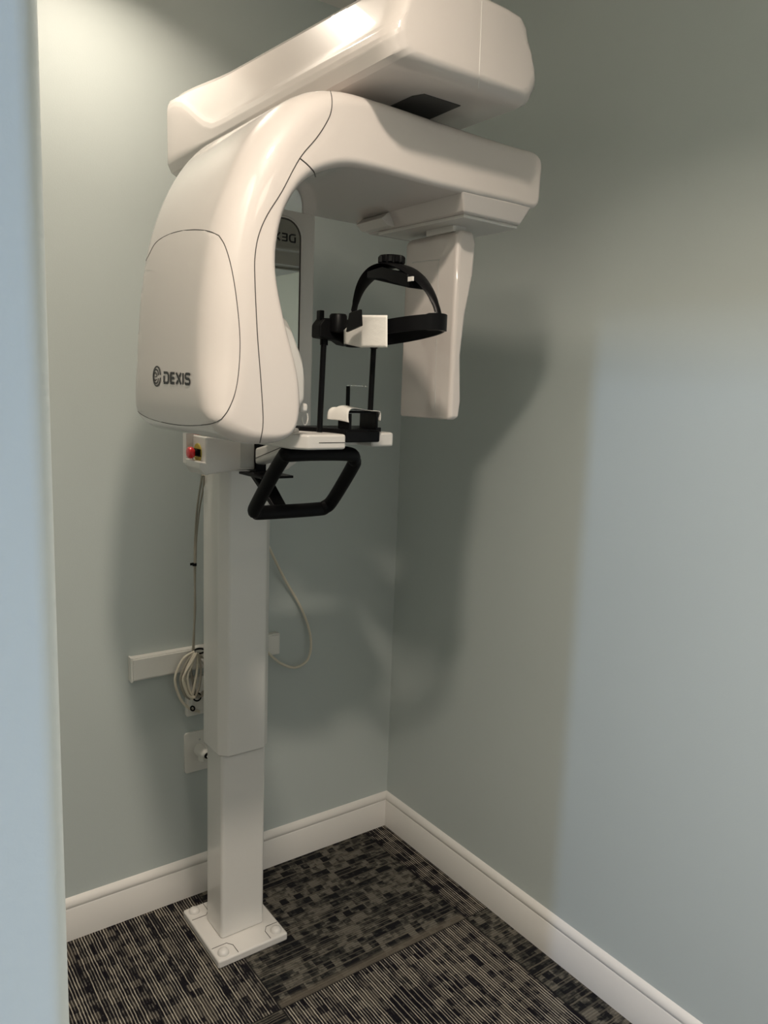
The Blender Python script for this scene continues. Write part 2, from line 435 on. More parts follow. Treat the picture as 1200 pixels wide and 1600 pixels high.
def ribbon(pts2, width, place, sub=0.12):
    """thin flat stroke: place(a,b) -> world point"""
    d = []
    for (a, b) in zip(pts2[:-1], pts2[1:]):
        n = max(1, int(math.dist(a, b)/sub))
        for s in range(n): d.append((a[0]+(b[0]-a[0])*s/n, a[1]+(b[1]-a[1])*s/n))
    d.append(pts2[-1]); V = []; F = []
    for i, p in enumerate(d):
        q0 = d[max(i-1, 0)]; q1 = d[min(i+1, len(d)-1)]
        tx, ty = q1[0]-q0[0], q1[1]-q0[1]; l = math.hypot(tx, ty) or 1; nx, ny = -ty/l*width/2, tx/l*width/2
        A = place(p[0]+nx, p[1]+ny); B = place(p[0]-nx, p[1]-ny)
        if A is None or B is None: continue
        V += [A, B]
    for i in range(len(V)//2-1): F.append((2*i, 2*i+1, 2*i+3, 2*i+2))
    return V, F
# reflection of the word, painted as a decal at the top of the mirror
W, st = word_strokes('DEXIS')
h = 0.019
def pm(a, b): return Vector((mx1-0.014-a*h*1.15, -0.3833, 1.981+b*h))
v, f = merge(*[ribbon(s, 0.18, pm) for s in st]); link_mesh('painted_word_reflection', v, f, M_INK, car, smooth=False)

# --- top arm: lofted from wall side to front
def arm_ring(y, inset=0.0, zi=0.0):
    zt = 2.338 if y > -0.12 else 2.338-0.052*min(1, (abs(y)-0.12)/0.9)
    # crease that swoops up towards the wall end
    s = min(1, max(0, (abs(y)-0.20)/0.26)); s = s*s*(3-2*s)
    zc = (zt-0.03)*(1-s) + 2.197*s - 0.012*max(0, (abs(y)-0.46)/0.65)*s
    wb, wc, wt = 0.158, 0.168, 0.152*(1-s)+0.134*s
    R_ = [(wb-0.012, 2.140), (wb, 2.146), (wc, 2.166), (wc+0.001, zc-0.012), (wc-0.001, zc), (wc-0.006, zc+0.010), (wt+0.006, zt-0.018), (wt-0.008, zt-0.004), (wt-0.04, zt), (0.0, zt+0.004)]
    zm = 2.24
    R2 = [R_[0]]
    for (xa, za), (xb, zb) in zip(R_[:-1], R_[1:]):      # support loops keep the large facets flat
        for t in (0.15, 0.85): R2.append((xa+(xb-xa)*t, za+(zb-za)*t))
        R2.append((xb, zb))
    R_ = R2
    pts = [(CX+0.002+x, z) for x, z in R_] + [(CX+0.002-x, z) for x, z in R_[::-1][1:]]
    out = []
    for x, z in pts:
        sx = 1 if x > CX else -1
        x2 = x - sx*min(inset, abs(x-CX)); z2 = z + (-(zi) if z > zm else zi)
        out.append(Vector((x2, y, z2)))
    return out
rings = [arm_ring(-0.135-0.03*(1-math.cos(math.radians(15*k))), 0.03*(1-math.sin(math.radians(15*k))), 0.03*(1-math.sin(math.radians(15*k)))) for k in range(0, 7)]
rings += [arm_ring(-0.165-0.0445*k) for k in range(1, 21)] + [arm_ring(-1.07)]
for k in range(1, 7):
    a = math.radians(90*k/6); rings.append(arm_ring(-1.07-0.045*math.sin(a), 0.028*(1-math.cos(a)), 0.018*(1-math.cos(a))))
TA = loft('top_arm', rings, M_WHITE, XR, autos=28)
t_ta = bvh_of(TA)
def seam(name, tree, pxs, r=0.0008, parent=None, off=0.0, mat_=None):
    pts = [on_surface(tree, u, v, off) for u, v in dense(smooth2(pxs) if len(pxs) > 2 else pxs, 2.5)]
    pts = [p for p in pts if p is not None]
    return tube(name, pts, r, mat_ or M_SEAM, parent, n=5)
seam('seam', t_ta, [(753, 2), (751, 60), (748, 130), (746, 138)], 0.0009, TA, mat_=M_WHITE2)
prism('hatch', [(-0.762, -1.000), (-0.752, -1.022), (-0.668, -1.022), (-0.664, -0.90), (-0.762, -0.90)], 2, 2.1385, 2.141, M_SEAM, TA, smooth=False)
lathe('rotor_neck', (CX, -0.80, 2.112), (0, 0, 1), [(0, 0.12), (0.030, 0.12)], M_GREYW, XR, n=40)

# --- rotating C-arm: profile in x,z with its own rounding radius per point, extruded in y
CP = [ # x, z, radius
 (-0.450, 2.1095, .012), (-0.50, 2.110, .016), (-0.64, 2.114, .02), (-0.80, 2.119, .02), (-0.90, 2.121, .03), (-0.965, 2.106, .045), (-1.020, 2.066, .055),
 (-1.066, 2.005, .06), (-1.098, 1.935, .062), (-1.120, 1.86, .064), (-1.134, 1.77, .066), (-1.141, 1.67, .066), (-1.141, 1.60, .05), (-1.132, 1.562, .035),
 (-1.106, 1.537, .03), (-1.06, 1.526, .024), (-1.01, 1.531, .016), (-0.984, 1.550, .010), (-0.974, 1.59, .012), (-0.981, 1.65, .012), (-1.007, 1.734, .012),
 (-1.024, 1.81, .012), (-1.021, 1.87, .012), (-1.003, 1.922, .014), (-0.965, 1.968, .016), (-0.905, 1.996, .016), (-0.84, 2.003, .014), (-0.72, 2.001, .012), (-0.60, 2.000, .012),
 (-0.50, 2.001, .012), (-0.446, 2.001, .010), (-0.429, 2.006, .010), (-0.422, 2.020, .010), (-0.420, 2.055, .012), (-0.421, 2.088, .010), (-0.431, 2.103, .010)]
Q = catmull(CP, 4, closed=True)
nQ = len(Q); prof = [(q.x, q.y, max(.008, q.z)) for q in Q]
cxm = []
for i in range(nQ):
    a, b = Q[i-1], Q[(i+1) % nQ]; tx, tz = b.x-a.x, b.y-a.y; l = math.hypot(tx, tz); cxm.append((tz/l, -tx/l))
# orientation: make the normals point outwards
area2 = sum(Q[i].x*Q[(i+1) % nQ].y-Q[(i+1) % nQ].x*Q[i].y for i in range(nQ))
sg = 1 if area2 > 0 else -1
YF, YB = -1.000, -0.595
rings = []
def cring(frac, front):
    a = frac*math.pi/2; out = []
    for (x, z, r), (nx, nz) in zip(prof, cxm):
        ins = r*(1-math.cos(a))
        y = (YF + r*(1-math.sin(a))) if front else (YB - r*(1-math.sin(a)))
        out.append(Vector((x-sg*nx*ins, y, z-sg*nz*ins)))
    return out
for k in range(8, -1, -1): rings.append(cring(k/8, True))
for k in range(0, 9): rings.append(cring(k/8, False))
CA = loft('rotating_arm', rings, M_WHITE, XR, autos=50)
t_ca = bvh_of(CA)
seam('seam', t_ca, [(512, 129), (518, 150), (518, 170), (512, 188), (495, 215), (468, 248), (440, 300), (418, 335), (405, 365), (399, 395), (398, 430), (402, 520), (408, 600), (411, 660), (406, 692)], 0.0009, CA)
seam('seam', t_ca, [(468, 247), (480, 257), (490, 268), (493, 276)], 0.0012, CA)
# removable cover with lettering on the outer side: follows the shell, 1 mm proud
top_e = smooth2([(220, 424), (232, 400), (245, 378), (270, 364), (300, 359), (325, 361), (342, 368)])
right_e = smooth2([(342, 368), (352, 385), (362, 420), (370, 470), (375, 530), (373, 580), (367, 615), (357, 640), (346, 655)])
bot_e = smooth2([(346, 655), (330, 662), (300, 665), (270, 663), (240, 656), (222, 648), (214, 641)])
seam('seam', t_ca, top_e+right_e[1:]+bot_e[1:], 0.0008, CA)
def bounds_at(v):
    # right limit of the cover at image height v
    pts = top_e+right_e+bot_e; xs = []
    for a, b in zip(pts[:-1], pts[1:]):
        if (a[1]-v)*(b[1]-v) <= 0 and a[1] != b[1]: xs.append(a[0]+(b[0]-a[0])*(v-a[1])/(b[1]-a[1]))
    return xs
V, F = [], []; rows = []
for k in range(60):
    vv = 360.5+(664-360.5)*k/59; xs = sorted(bounds_at(vv))
    if not xs: continue
    xr = xs[-1]-1.0; xl = xs[0]+1.0 if len(xs) > 1 and xs[0] < xr-4 else None
    row = []
    # walk left until the surface ends
    lo = xl if xl is not None else 206
    for j in range(33):
        u = xr+(lo-xr)*j/32; row.append(on_surface(t_ca, u, vv, 0.0006))
    rows.append(row)
idx = {}
for a, row in enumerate(rows):
    for j, p in enumerate(row):
        if p is not None: idx[(a, j)] = len(V); V.append(p)
for a in range(len(rows)-1):
    for j in range(32):
        q = [(a, j), (a, j+1), (a+1, j+1), (a+1, j)]
        if all(k in idx for k in q):
            P_ = [V[idx[k]] for k in q]
            if max((P_[i]-P_[i-1]).length for i in range(4)) < 0.06: F.append(tuple(idx[k] for k in q))
COVER = link_mesh('side_cover', V, F, M_WHITE, CA, autos=60)
# wordmark on the cover
W, st = word_strokes('DEXIS', 0.2)
def pl(a, b):
    t = a/W; u = 257+(298.2-257)*t
    topv = 581.5+(583.5-581.5)*t; botv = 598.8+(601.6-598.8)*t
    return on_surface(t_ca, u, botv+(topv-botv)*b, 0.0016)
v, f = merge(*[ribbon(s, 0.235, pl) for s in st]); link_mesh('wordmark', v, f, M_INK, CA, smooth=False)
def arc(cx, cy, rx, ry, a0, a1, n=30):
    return [(cx+rx*math.cos(math.radians(a0+(a1-a0)*k/n)), cy-ry*math.sin(math.radians(a0+(a1-a0)*k/n))) for k in range(n+1)]
def pe(a, b): return on_surface(t_ca, a, b, 0.0016)
def arcribbon(cx, cy, rx, ry, a0, a1, wx, wy):
    V = []; F = []; n = 36
    for k in range(n+1):
        a = math.radians(a0+(a1-a0)*k/n); c, s = math.cos(a), math.sin(a)
        V += [pe(cx+(rx-wx/2)*c, cy-(ry-wy/2)*s), pe(cx+(rx+wx/2)*c, cy-(ry+wy/2)*s)]
    for i in range(n): F.append((2*i, 2*i+1, 2*i+3, 2*i+2))
    return V, F
parts = [arcribbon(246.3, 588, 5.6, 15.2, 8, 352, 1.5, 2.3), arcribbon(245.0, 588.3, 4.0, 10.6, 10, 345, 1.35, 2.0),
         arcribbon(243.9, 588.6, 2.4, 6.0, 0, 325, 1.15, 1.8),
         ([pe(243.0, 588.1), pe(246.4, 588.3), pe(246.4, 589.6), pe(243.0, 589.4)], [(0, 1, 2, 3)])]
v, f = merge(*parts); link_mesh('spiral_logo', v, f, M_INK, CA, smooth=False)
# bulged collimator cover on the patient side of the tube head
rg = []
for (x, dz, dy) in ((-1.00, 0, 0), (-0.95, -0.01, -.002), (-0.915, -0.03, -.006), (-0.890, -0.065, -.012), (-0.878, -0.10, -.02)):
    y0, y1 = -0.865-dy, -0.665+dy; z0, z1 = 1.552-dz*0.2, 1.79+dz*1.3
    c = 0.03
    rg.append([Vector((x, y0, z0+c)), Vector((x, y0+c, z0)), Vector((x, y1-c, z0)), Vector((x, y1, z0+c)), Vector((x, y1, z1-c)), Vector((x, y1-c, z1)), Vector((x, y0+c, z1)), Vector((x, y0, z1-c))])
loft('collimator_cover', rg, M_WHITE2, XR, bevel=0.008)
# small clamp lug and cord loop on the tube head beside the chin rest
lug = box('lug', -0.872, -0.852, -0.815, -0.785, 1.574, 1.592, M_WHITE2, XR, bevel=0.006)
tube('cord_loop', catmull([aty(472, 652, -0.79), aty(474, 662, -0.79), aty(478, 663, -0.79), aty(481, 654, -0.79), aty(480, 646, -0.79)], 5), 0.0016, M_WHITE2, XR, n=8)

# --- sensor side: housing under the arm, plate and sensor head
zt_, zb_ = 2.004, 1.969
hs = hexa('lower_housing', [(-0.612, -0.982, zb_), (-0.455, -0.978, zb_), (-0.447, -0.962, zb_), (-0.447, -0.66, zb_), (-0.612, -0.66, zb_)],
          [(-0.632, -0.996, zt_), (-0.444, -0.996, zt_), (-0.424, -0.975, zt_), (-0.424, -0.62, zt_), (-0.632, -0.62, zt_)], M_WHITE, XR, bevel=0.004)
pp = [(-0.603, -0.972), (-0.452, -0.968), (-0.449, -0.955), (-0.449, -0.70), (-0.616, -0.70)]
prism('cover_plate', pp, 2, 1.9625, 1.9695, M_WHITE2, hs, bevel=0.002)
prism('side_flap', [(-0.650, 1.985), (-0.632, 2.0), (-0.61, 2.0), (-0.61, 1.972), (-0.632, 1.972)], 1, -0.76, -0.66, M_WHITE2, hs, bevel=0.002)
SH = [(-0.572, 1.566), (-0.553, 1.566), (-0.549, 1.60), (-0.546, 1.70), (-0.539, 1.79), (-0.523, 1.87), (-0.520, 1.935), (-0.528, 1.953), (-0.562, 1.953), (-0.572, 1.942)]
rg = []
for y, ins in ((-0.922, 0.006), (-0.916, 0.0), (-0.750, 0.0), (-0.744, 0.006)):
    mxs = sum(p[0] for p in SH)/len(SH); rg.append([Vector((x+(ins if x < mxs else -ins), y, z-(ins if z > 1.75 else -ins))) for x, z in SH])
SN = loft('sensor_head', rg, M_WHITE, XR, bevel=0.004)
t_sn = bvh_of(SN)
seam('panel_line', t_sn, [(646, 411), (647, 410), (684, 406), (685, 407)], 0.0007, SN, 0.0, M_GREYW)
seam('panel_line', t_sn, [(685, 407), (684.5, 450), (684, 490)], 0.0007, SN, 0.0, M_GREYW)
seam('panel_line', t_sn, [(682, 530), (681, 590), (679, 640)], 0.0007, SN, 0.0, M_GREYW)
box('swivel_neck', -0.572, -0.535, -0.905, -0.815, 1.950, 1.9635, M_WHITE2, XR, bevel=0.002)
box('swivel_gap', -0.568, -0.540, -0.895, -0.84, 1.9555, 1.9638, M_SEAM, XR)

# --- side arm with emergency stop button
ea = [(-0.915, 1.409), (-0.83, 1.417), (-0.786, 1.418), (-0.786, 1.500), (-0.915, 1.500)]
EB = prism('stop_button_housing', ea, 1, -0.450, -0.360, M_WHITE2, XR, bevel=0.005)
box('joint_cover', -0.826, -0.789, -0.4515, -0.37, 1.4235, 1.495, M_GREYW, EB, bevel=0.002)
hexa('pocket_floor', [(-0.928, -0.445, 1.424), (-0.917, -0.450, 1.408), (-0.908, -0.450, 1.408), (-0.908, -0.362, 1.408), (-0.917, -0.362, 1.410), (-0.932, -0.362, 1.426)],
     [(-0.930, -0.447, 1.441), (-0.917, -0.450, 1.437), (-0.908, -0.450, 1.437), (-0.908, -0.360, 1.440), (-0.917, -0.360, 1.440), (-0.936, -0.360, 1.444)], M_WHITE2, EB, bevel=0.003)
hexa('pocket_back', [(-0.934, -0.378, 1.430), (-0.908, -0.374, 1.430), (-0.908, -0.360, 1.430), (-0.936, -0.360, 1.430)],
     [(-0.934, -0.378, 1.505), (-0.908, -0.374, 1.505), (-0.908, -0.360, 1.505), (-0.936, -0.360, 1.505)], M_WHITE2, EB, bevel=0.002)
c0 = atx(309.5, 707, -0.9155)
lathe('yellow_ring', c0, (-1, 0, 0), [(0, 0.022), (0.0022, 0.022), (0.0022, 0.0)], M_YEL, EB, n=28)
box('ring_text_band', c0.x-0.0032, c0.x-0.0018, c0.y-0.021, c0.y+0.021, c0.z-0.009, c0.z+0.009, M_BLACK, EB)
lathe('stem', c0, (-1, 0, 0), [(0, 0.008), (0.016, 0.008)], M_BLACK, EB, n=20)
lathe('emergency_stop_button', c0+Vector((-0.012, 0, 0)), (-1, 0, 0), [(0, 0.0110), (0.004, 0.0140), (0.010, 0.0140), (0.014, 0.011), (0.0155, 0.0)], M_RED, EB, n=24)
box('rear_bracket', -0.885, -0.79, -0.365, -0.25, 1.42, 1.50, M_WHITE2, XR, bevel=0.004)

# --- pivot and link to the chin shelf
v, f = merge(box_data(-0.787, -0.760, -0.458, -0.36, 1.412, 1.500), box_data(-0.825, -0.740, -0.56, -0.44, 1.408, 1.414))
link_mesh('pivot', v, f, M_BLACK, XR, bevel=0.001)
lk_b = [aty(400.5, 722, -0.50), aty(410, 729, -0.50), aty(452, 712, -0.74), aty(452, 706, -0.76)]
lk = []
A0 = Vector((-0.812, -0.500, 1.437)); A1 = Vector((-0.772, -0.470, 1.430))
B0 = Vector((-0.868, -0.735, 1.484)); B1 = Vector((-0.80, -0.74, 1.484))
hh = Vector((0, 0, 0.040)); h2 = Vector((0, 0, 0.030))
LN = hexa('support_link', [A0, B0, B1, A1], [A0+hh, B0+h2, B1+h2, A1+hh], M_WHITE2, XR, bevel=0.008)
mid = Vector((0, 0, 0.014))
tube('seam', [A0+mid+Vector((-0.0003, 0, 0)), B0+mid+Vector((-0.0003, 0, 0))], 0.0009, M_SEAM, LN, n=5)

# --- chin shelf
yb = -0.60
cs_bot = [(-0.873, -0.775), (-0.845, -0.805), (-0.753, -0.805), (-0.753, -0.70), (-0.655, -0.70), (-0.655, -0.758), (-0.594, -0.758), (-0.590, yb), (-0.88, yb)]
CS = prism('chin_shelf', [(x*1.0, y) for x, y in cs_bot], 2, 1.497, 1.529, M_WHITE2, XR, bevel=0.006)
t_cs = bvh_of(CS)
tube('seam', [Vector((-0.82, -0.8055, 1.512)), Vector((-0.757, -0.8055, 1.512))], 0.0008, M_SEAM, CS, n=5)
tube('seam', [Vector((-0.752, -0.7005, 1.512)), Vector((-0.657, -0.7005, 1.512))], 0.0008, M_SEAM, CS, n=5)
box('tilt_lever', -0.862, -0.832, -0.745, -0.715, 1.527, 1.538, M_WHITE2, CS, bevel=0.004)
# black cradle base
cb = [(-0.800, -0.69), (-0.765, -0.745), (-0.752, -0.795), (-0.668, -0.795), (-0.668, -0.745), (-0.613, -0.735), (-0.613, -0.66), (-0.80, -0.66)]
CR = prism('chin_cradle', cb, 2, 1.526, 1.539, M_BLACK, XR, bevel=0.002)
box('cradle_block', -0.752, -0.662, -0.800, -0.72, 1.511, 1.536, M_BLACK, CR, bevel=0.004)
def cradle_wall(a, b, th, z0, z1):
    (ax, ay), (bx, by) = a, b
    q = [(ax, ay), (ax+th, ay), (bx+th, by), (bx, by)]
    return hexa('side_wall', [(x, y, z0) for x, y in q], [(x, y, z1) for x, y in q], M_BLACK, CR, bevel=0.001)
cradle_wall((-0.750, -0.765), (-0.740, -0.795), 0.006, 1.533, 1.572)
cradle_wall((-0.660, -0.715), (-0.668, -0.790), 0.006, 1.533, 1.574)
box('cross_bar', -0.748, -0.660, -0.785, -0.725, 1.5725, 1.5755, M_BLACK, CR, bevel=0.001)
# bite post with its clear disc
tube('bite_post', [Vector((-0.703, -0.73, 1.575)), Vector((-0.703, -0.73, 1.629))], 0.0046, M_BLACK, XR, n=12)
lathe('bite_disc', (-0.688, -0.742, 1.6285), (0.03, 0.02, 1), [(0, 0.022), (0.0026, 0.022), (0.0026, 0.012), (0.0003, 0.012), (0, 0.022)], M_CLEAR, XR, n=32)

# --- patient handle: closed black loop, bottom bar set back towards the column
hp = [(-0.712, -0.745, 1.482), (-0.846, -0.745, 1.484), (-0.862, -0.725, 1.470), (-0.868, -0.62, 1.357), (-0.860, -0.603, 1.341), (-0.840, -0.600, 1.337), (-0.70, -0.600, 1.336), (-0.678, -0.606, 1.341),
      (-0.668, -0.625, 1.362), (-0.680, -0.72, 1.448), (-0.687, -0.738, 1.468)]
hpv = catmull([Vector(p) for p in hp], 6, closed=True)
HN = tube('patient_handle', hpv, 0.017, M_RUBBER, XR, rb=0.0145, n=14, closed=True, up=(0, 0.6, 0.8))
hexa('handle_strut', [(-0.818, -0.50, 1.415), (-0.768, -0.49, 1.415), (-0.768, -0.46, 1.415), (-0.818, -0.47, 1.415)][::-1],
     [(-0.812, -0.612, 1.342), (-0.778, -0.612, 1.342), (-0.778, -0.588, 1.342), (-0.812, -0.588, 1.342)][::-1], M_BLACK, XR, bevel=0.004)

# --- head support
HS = XR
for x0, x1 in ((-0.786, -0.780), (-0.657, -0.652)):
    tube('support_rod', [Vector((x0, -0.75, 1.53)), Vector((x1, -0.75, 1.735))], 0.0062, M_BLACK, HS, n=14)
    lathe('rod_collar', (x1, -0.75, 1.712), (0, 0, 1), [(0, 0.0085), (0.014, 0.0085)], M_BLACK, HS, n=16)
mp = [(-0.803, 1.726), (-0.803, 1.752), (-0.792, 1.766), (-0.760, 1.768), (-0.64, 1.766), (-0.632, 1.75), (-0.632, 1.73), (-0.64, 1.722), (-0.725, 1.713), (-0.742, 1.715), (-0.755, 1.722)]
HB = prism('temple_bracket', mp, 1, -0.770, -0.735, M_RUBBER, HS, bevel=0.004)
lathe('adjust_knob', (-0.760, -0.772, 1.738), (0, 0, 1), [(0, 0.016), (0.002, 0.0185), (0.034, 0.0185), (0.038, 0.016), (0.038, 0)], M_BLACK, HB, n=28)
box('clip', -0.797, -0.786, -0.76, -0.745, 1.762, 1.782, M_BLACK, HB, bevel=0.002)
tpad = [(545, 489), (562, 483), (563, 509), (540, 519)]
hexa('temple_pad', [atx(u, v, -0.819) for u, v in tpad], [atx(u, v, -0.819)+Vector((0.006, 0, 0)) for u, v in tpad], M_BLACK, HB, bevel=0.0015)
# head band ring (flat strap)
RC = Vector((CX, -0.917, 1.748)); RA, RB = 0.054, 0.146
pts = []; nR = 72
V, F = [], []
for k in range(nR):
    a = 2*math.pi*k/nR
    x, y = RC.x+RA*math.sin(a), RC.y+RB*math.cos(a)
    nx, ny = math.sin(a)/RA, math.cos(a)/RB; l = math.hypot(nx, ny); nx /= l; ny /= l
    zc = 1.7350+(-0.90-y)*0.09
    hw = 0.0135 if abs(a-math.pi) > 0.35 else 0.0150
    th = 0.0018 if abs(a-math.pi) > 0.35 else 0.0045
    for (s, zz) in ((1, -hw), (1, hw), (-1, hw), (-1, -hw)):
        V.append(Vector((x+nx*th*s, y+ny*th*s, zc+zz)))
for k in range(nR):
    j = (k+1) % nR
    for q in range(4): F.append((4*k+q, 4*k+(q+1) % 4, 4*j+(q+1) % 4, 4*j+q))
link_mesh('head_band', V, F, M_BLACK, HS, autos=30, bevel=0.0008)
# strap over the crown
crown = [(-0.775, 1.752), (-0.782, 1.790), (-0.800, 1.825), (-0.830, 1.848), (-0.870, 1.862), (-0.912, 1.864), (-0.955, 1.853), (-0.995, 1.833), (-1.030, 1.805), (-1.052, 1.775), (-1.060, 1.755)]
cr = catmull([Vector((CX, y, z)) for y, z in crown], 5)
n = len(cr)
wid = [0.0085+0.020*max(0, math.sin(math.pi*(i/(n-1)-0.12)/0.76))**1.5 if 0.12 < i/(n-1) < 0.88 else 0.0075 for i in range(n)]
v, f = sweep_data(cr, wid, 0.0045, n=8, up=(1, 0, 0))
CRN = link_mesh('crown_strap', v, f, M_BLACK, HS, autos=50)
hexa('strap_slider', [(CX-0.022, -0.855, 1.842), (CX+0.022, -0.855, 1.842), (CX+0.024, -0.91, 1.838), (CX+0.022, -0.995, 1.812), (CX-0.022, -0.995, 1.812), (CX-0.024, -0.91, 1.838)],
     [(CX-0.022, -0.855, 1.856), (CX+0.022, -0.855, 1.856), (CX+0.024, -0.91, 1.860), (CX+0.022, -0.99, 1.838), (CX-0.022, -0.99, 1.838), (CX-0.024, -0.91, 1.860)], M_BLACK, CRN, bevel=0.003)
for y, z in ((-0.781, 1.783), (-0.776, 1.761), (-1.0585, 1.765)):
    lathe('rivet', (CX-0.008, y, z), (-1, -0.3, 0), [(0, 0.0018), (0.001, 0.0016), (0.0014, 0)], M_SCREW, CRN, n=12)
box('strap_tongue', CX-0.0275, CX-0.024, -1.012, -0.998, 1.823, 1.831, M_WHITE2, CRN)
# ribbed knob
kn = []; kc = Vector((CX, -0.908, 0))
for z, rr in ((1.863, 0.012), (1.866, 0.012), (1.866, 0.024), (1.868, 0.0265), (1.878, 0.0265), (1.881, 0.024), (1.881, 0.0005)):
    ring = []
    for k in range(72):
        a = 2*math.pi*k/72; r_ = rr
        if rr > 0.025 and (k % 6) in (0, 1): r_ = rr-0.0028
        ring.append(Vector((kc.x+r_*math.cos(a), kc.y+r_*math.sin(a), z)))
    kn.append(ring)
loft('crown_knob', kn, M_BLACK, HS, autos=30)

# ------------------------------------------------------------------ disposable papers
# tissue over the forehead pad (hangs outside the band, slightly curved)
pb = [(537.5, 514), (565, 492), (605, 492.5), (605, 543), (560, 542), (538, 537)]
def bib_pt(u, v, dx=0.0):
    # vertical cylinder surface just outside the left front quarter of the band
    d = ray(u, v); best = None
    for k in range(400):
        t = 1.1+k*0.0015; p = CAM_LOC+d*t
        e = ((p.x-RC.x)/(RA+0.012+dx))**2+((p.y-RC.y)/(RB+0.008+dx))**2
        if e <= 1: return p
    return None
V, F = [], []; rows = []
nu, nv = 20, 12
for j in range(nv+1):
    for i in range(nu+1):
        s = i/nu; t = j/nv; u = 537+(605-537)*s
        topv = 516+(492-516)*min(1, s/0.40) if s < 0.40 else 492+0.5*s
        botv = 537+6*min(1, s/0.4)
        p = bib_pt(u, topv+(botv-topv)*t)
        V.append(p)
for j in range(nv):
    for i in range(nu):
        a = j*(nu+1)+i; q = (a, a+1, a+nu+2, a+nu+1)
        if all(V[k] is not None for k in q): F.append(q)
V = [v if v is not None else Vector((CX-0.08, -0.9, 1.74)) for v in V]
bib = link_mesh('paper_tissue', V, F, M_PAPER, autos=80)
sm = bib.modifiers.new('thickness', 'SOLIDIFY'); sm.thickness = 0.0008
tag(bib, 'square white paper tissue wrapped over the forehead band of the head support', 'tissue', 'hygiene covers of the patient rest')

# folded white sleeve over the chin rest
def chin_cover():
    path = [(-0.0, 0)]
    secs = []
    # cross-section in x (over cradle from left to right), draped; swept along y
    prof = [(-0.7445, 1.553), (-0.7455, 1.562), (-0.7440, 1.573), (-0.738, 1.5795), (-0.726, 1.5815), (-0.705, 1.5805), (-0.685, 1.5790), (-0.665, 1.5785), (-0.657, 1.5765), (-0.6535, 1.570), (-0.653, 1.556)]
    pr = catmull([(x, 0, z) for x, z in prof], 4)
    V, F = [], []; ny = 10
    for k in range(ny+1):
        t = k/ny; y0_ = -0.799+0.062*t
        for i, p in enumerate(pr):
            s = i/(len(pr)-1)
            z = p.z + (0.002+0.009*math.sin(3.1*min(1, t*1.3))*(1-s))*math.sin(3.14*min(1, s*1.6+0.05)) + 0.004*t*max(0, 1-4*s)
            x = p.x - 0.015*t*(1-s)+0.004*t*s-0.003*math.sin(3.14*t)*(1-s); y = y0_+0.012*s
            V.append(Vector((x, y, z)))
    m = len(pr)
    for k in range(ny):
        for i in range(m-1): F.append((k*m+i, k*m+i+1, (k+1)*m+i+1, (k+1)*m+i))
    o = link_mesh('chin_rest_cover', V, F, M_PAPER, autos=80)
    s = o.modifiers.new('thickness', 'SOLIDIFY'); s.thickness = 0.0012
    return o
tag(chin_cover(), 'white disposable sleeve draped over the black chin cradle', 'chin rest cover', 'hygiene covers of the patient rest')

# ------------------------------------------------------------------ cables and wall fittings
# raceway on the back wall
RW = thing('cable_raceway', 'long white plastic cable raceway fixed across the back wall behind the column', 'cable raceway', (-0.72, 0, 0.79))
box('duct', -0.961, -0.478, -0.024, 0.0, 0.760, 0.830, M_FIT, RW, bevel=0.002)
box('lid', -0.957, -0.482, -0.0275, -0.0235, 0.764, 0.826, M_FIT, RW, bevel=0.0015)
box('end_cap', -0.963, -0.957, -0.026, 0.0, 0.757, 0.832, M_FIT, RW, bevel=0.0015)

# small outlet below the raceway
DO = thing('network_outlet', 'small white outlet box on the back wall under the raceway and behind the coiled cable', 'outlet', (-0.74, 0, 0.66))
box('cover_plate', -0.792, -0.705, -0.020, 0.0, 0.612, 0.735, M_FIT, DO, bevel=0.002)
box('connector', -0.787, -0.752, -0.045, -0.018, 0.640, 0.690, M_FIT, DO, bevel=0.003)

# power outlet
PO = thing('power_outlet', 'large white power outlet plate low on the back wall left of the column', 'outlet', (-0.735, 0, 0.485))
PLT = prism('cover_plate', rrect(-0.795, -0.675, 0.420, 0.552, 0.009, 5), 1, -0.0075, 0.0, M_FIT, PO, bevel=0.003)
lathe('screw', (-0.7465, -0.0070, 0.5235), (0, -1, 0), [(0, 0.0035), (0.0012, 0.0030), (0.0014, 0)], M_SCREW, PO, n=14)
lathe('socket', (-0.738, -0.007, 0.488), (0, -1, 0), [(0, 0.019), (0.001, 0.019), (0.001, 0)], M_FIT, PO, n=24)
PP = thing('power_plug', 'white power plug pushed into the wall outlet left of the column', 'plug', (-0.744, -0.02, 0.488))
lathe('plug_body', (-0.748, -0.006, 0.492), (0.10, -1, -0.06), [(0, 0.019), (0.014, 0.0195), (0.020, 0.017), (0.034, 0.015), (0.046, 0.014), (0.050, 0.010)], M_FIT, PP, n=20)
hexa('grip', [(-0.760, -0.026, 0.462), (-0.734, -0.026, 0.462), (-0.734, -0.050, 0.466), (-0.752, -0.050, 0.466)],
     [(-0.760, -0.026, 0.492), (-0.734, -0.026, 0.492), (-0.734, -0.050, 0.492), (-0.752, -0.050, 0.492)], M_FIT, PP, bevel=0.003)
lathe('strain_relief', (-0.7425, -0.055, 0.4885), (0.10, -1, -0.06), [(0, 0.010), (0.005, 0.0085)], M_BLACK, PP, n=16)
tube('cord', catmull([(-0.742, -0.058, 0.488), (-0.738, -0.080, 0.482), (-0.725, -0.105, 0.470), (-0.70, -0.13, 0.45), (-0.69, -0.14, 0.40)], 6), 0.0042, M_FIT, PP, n=10)

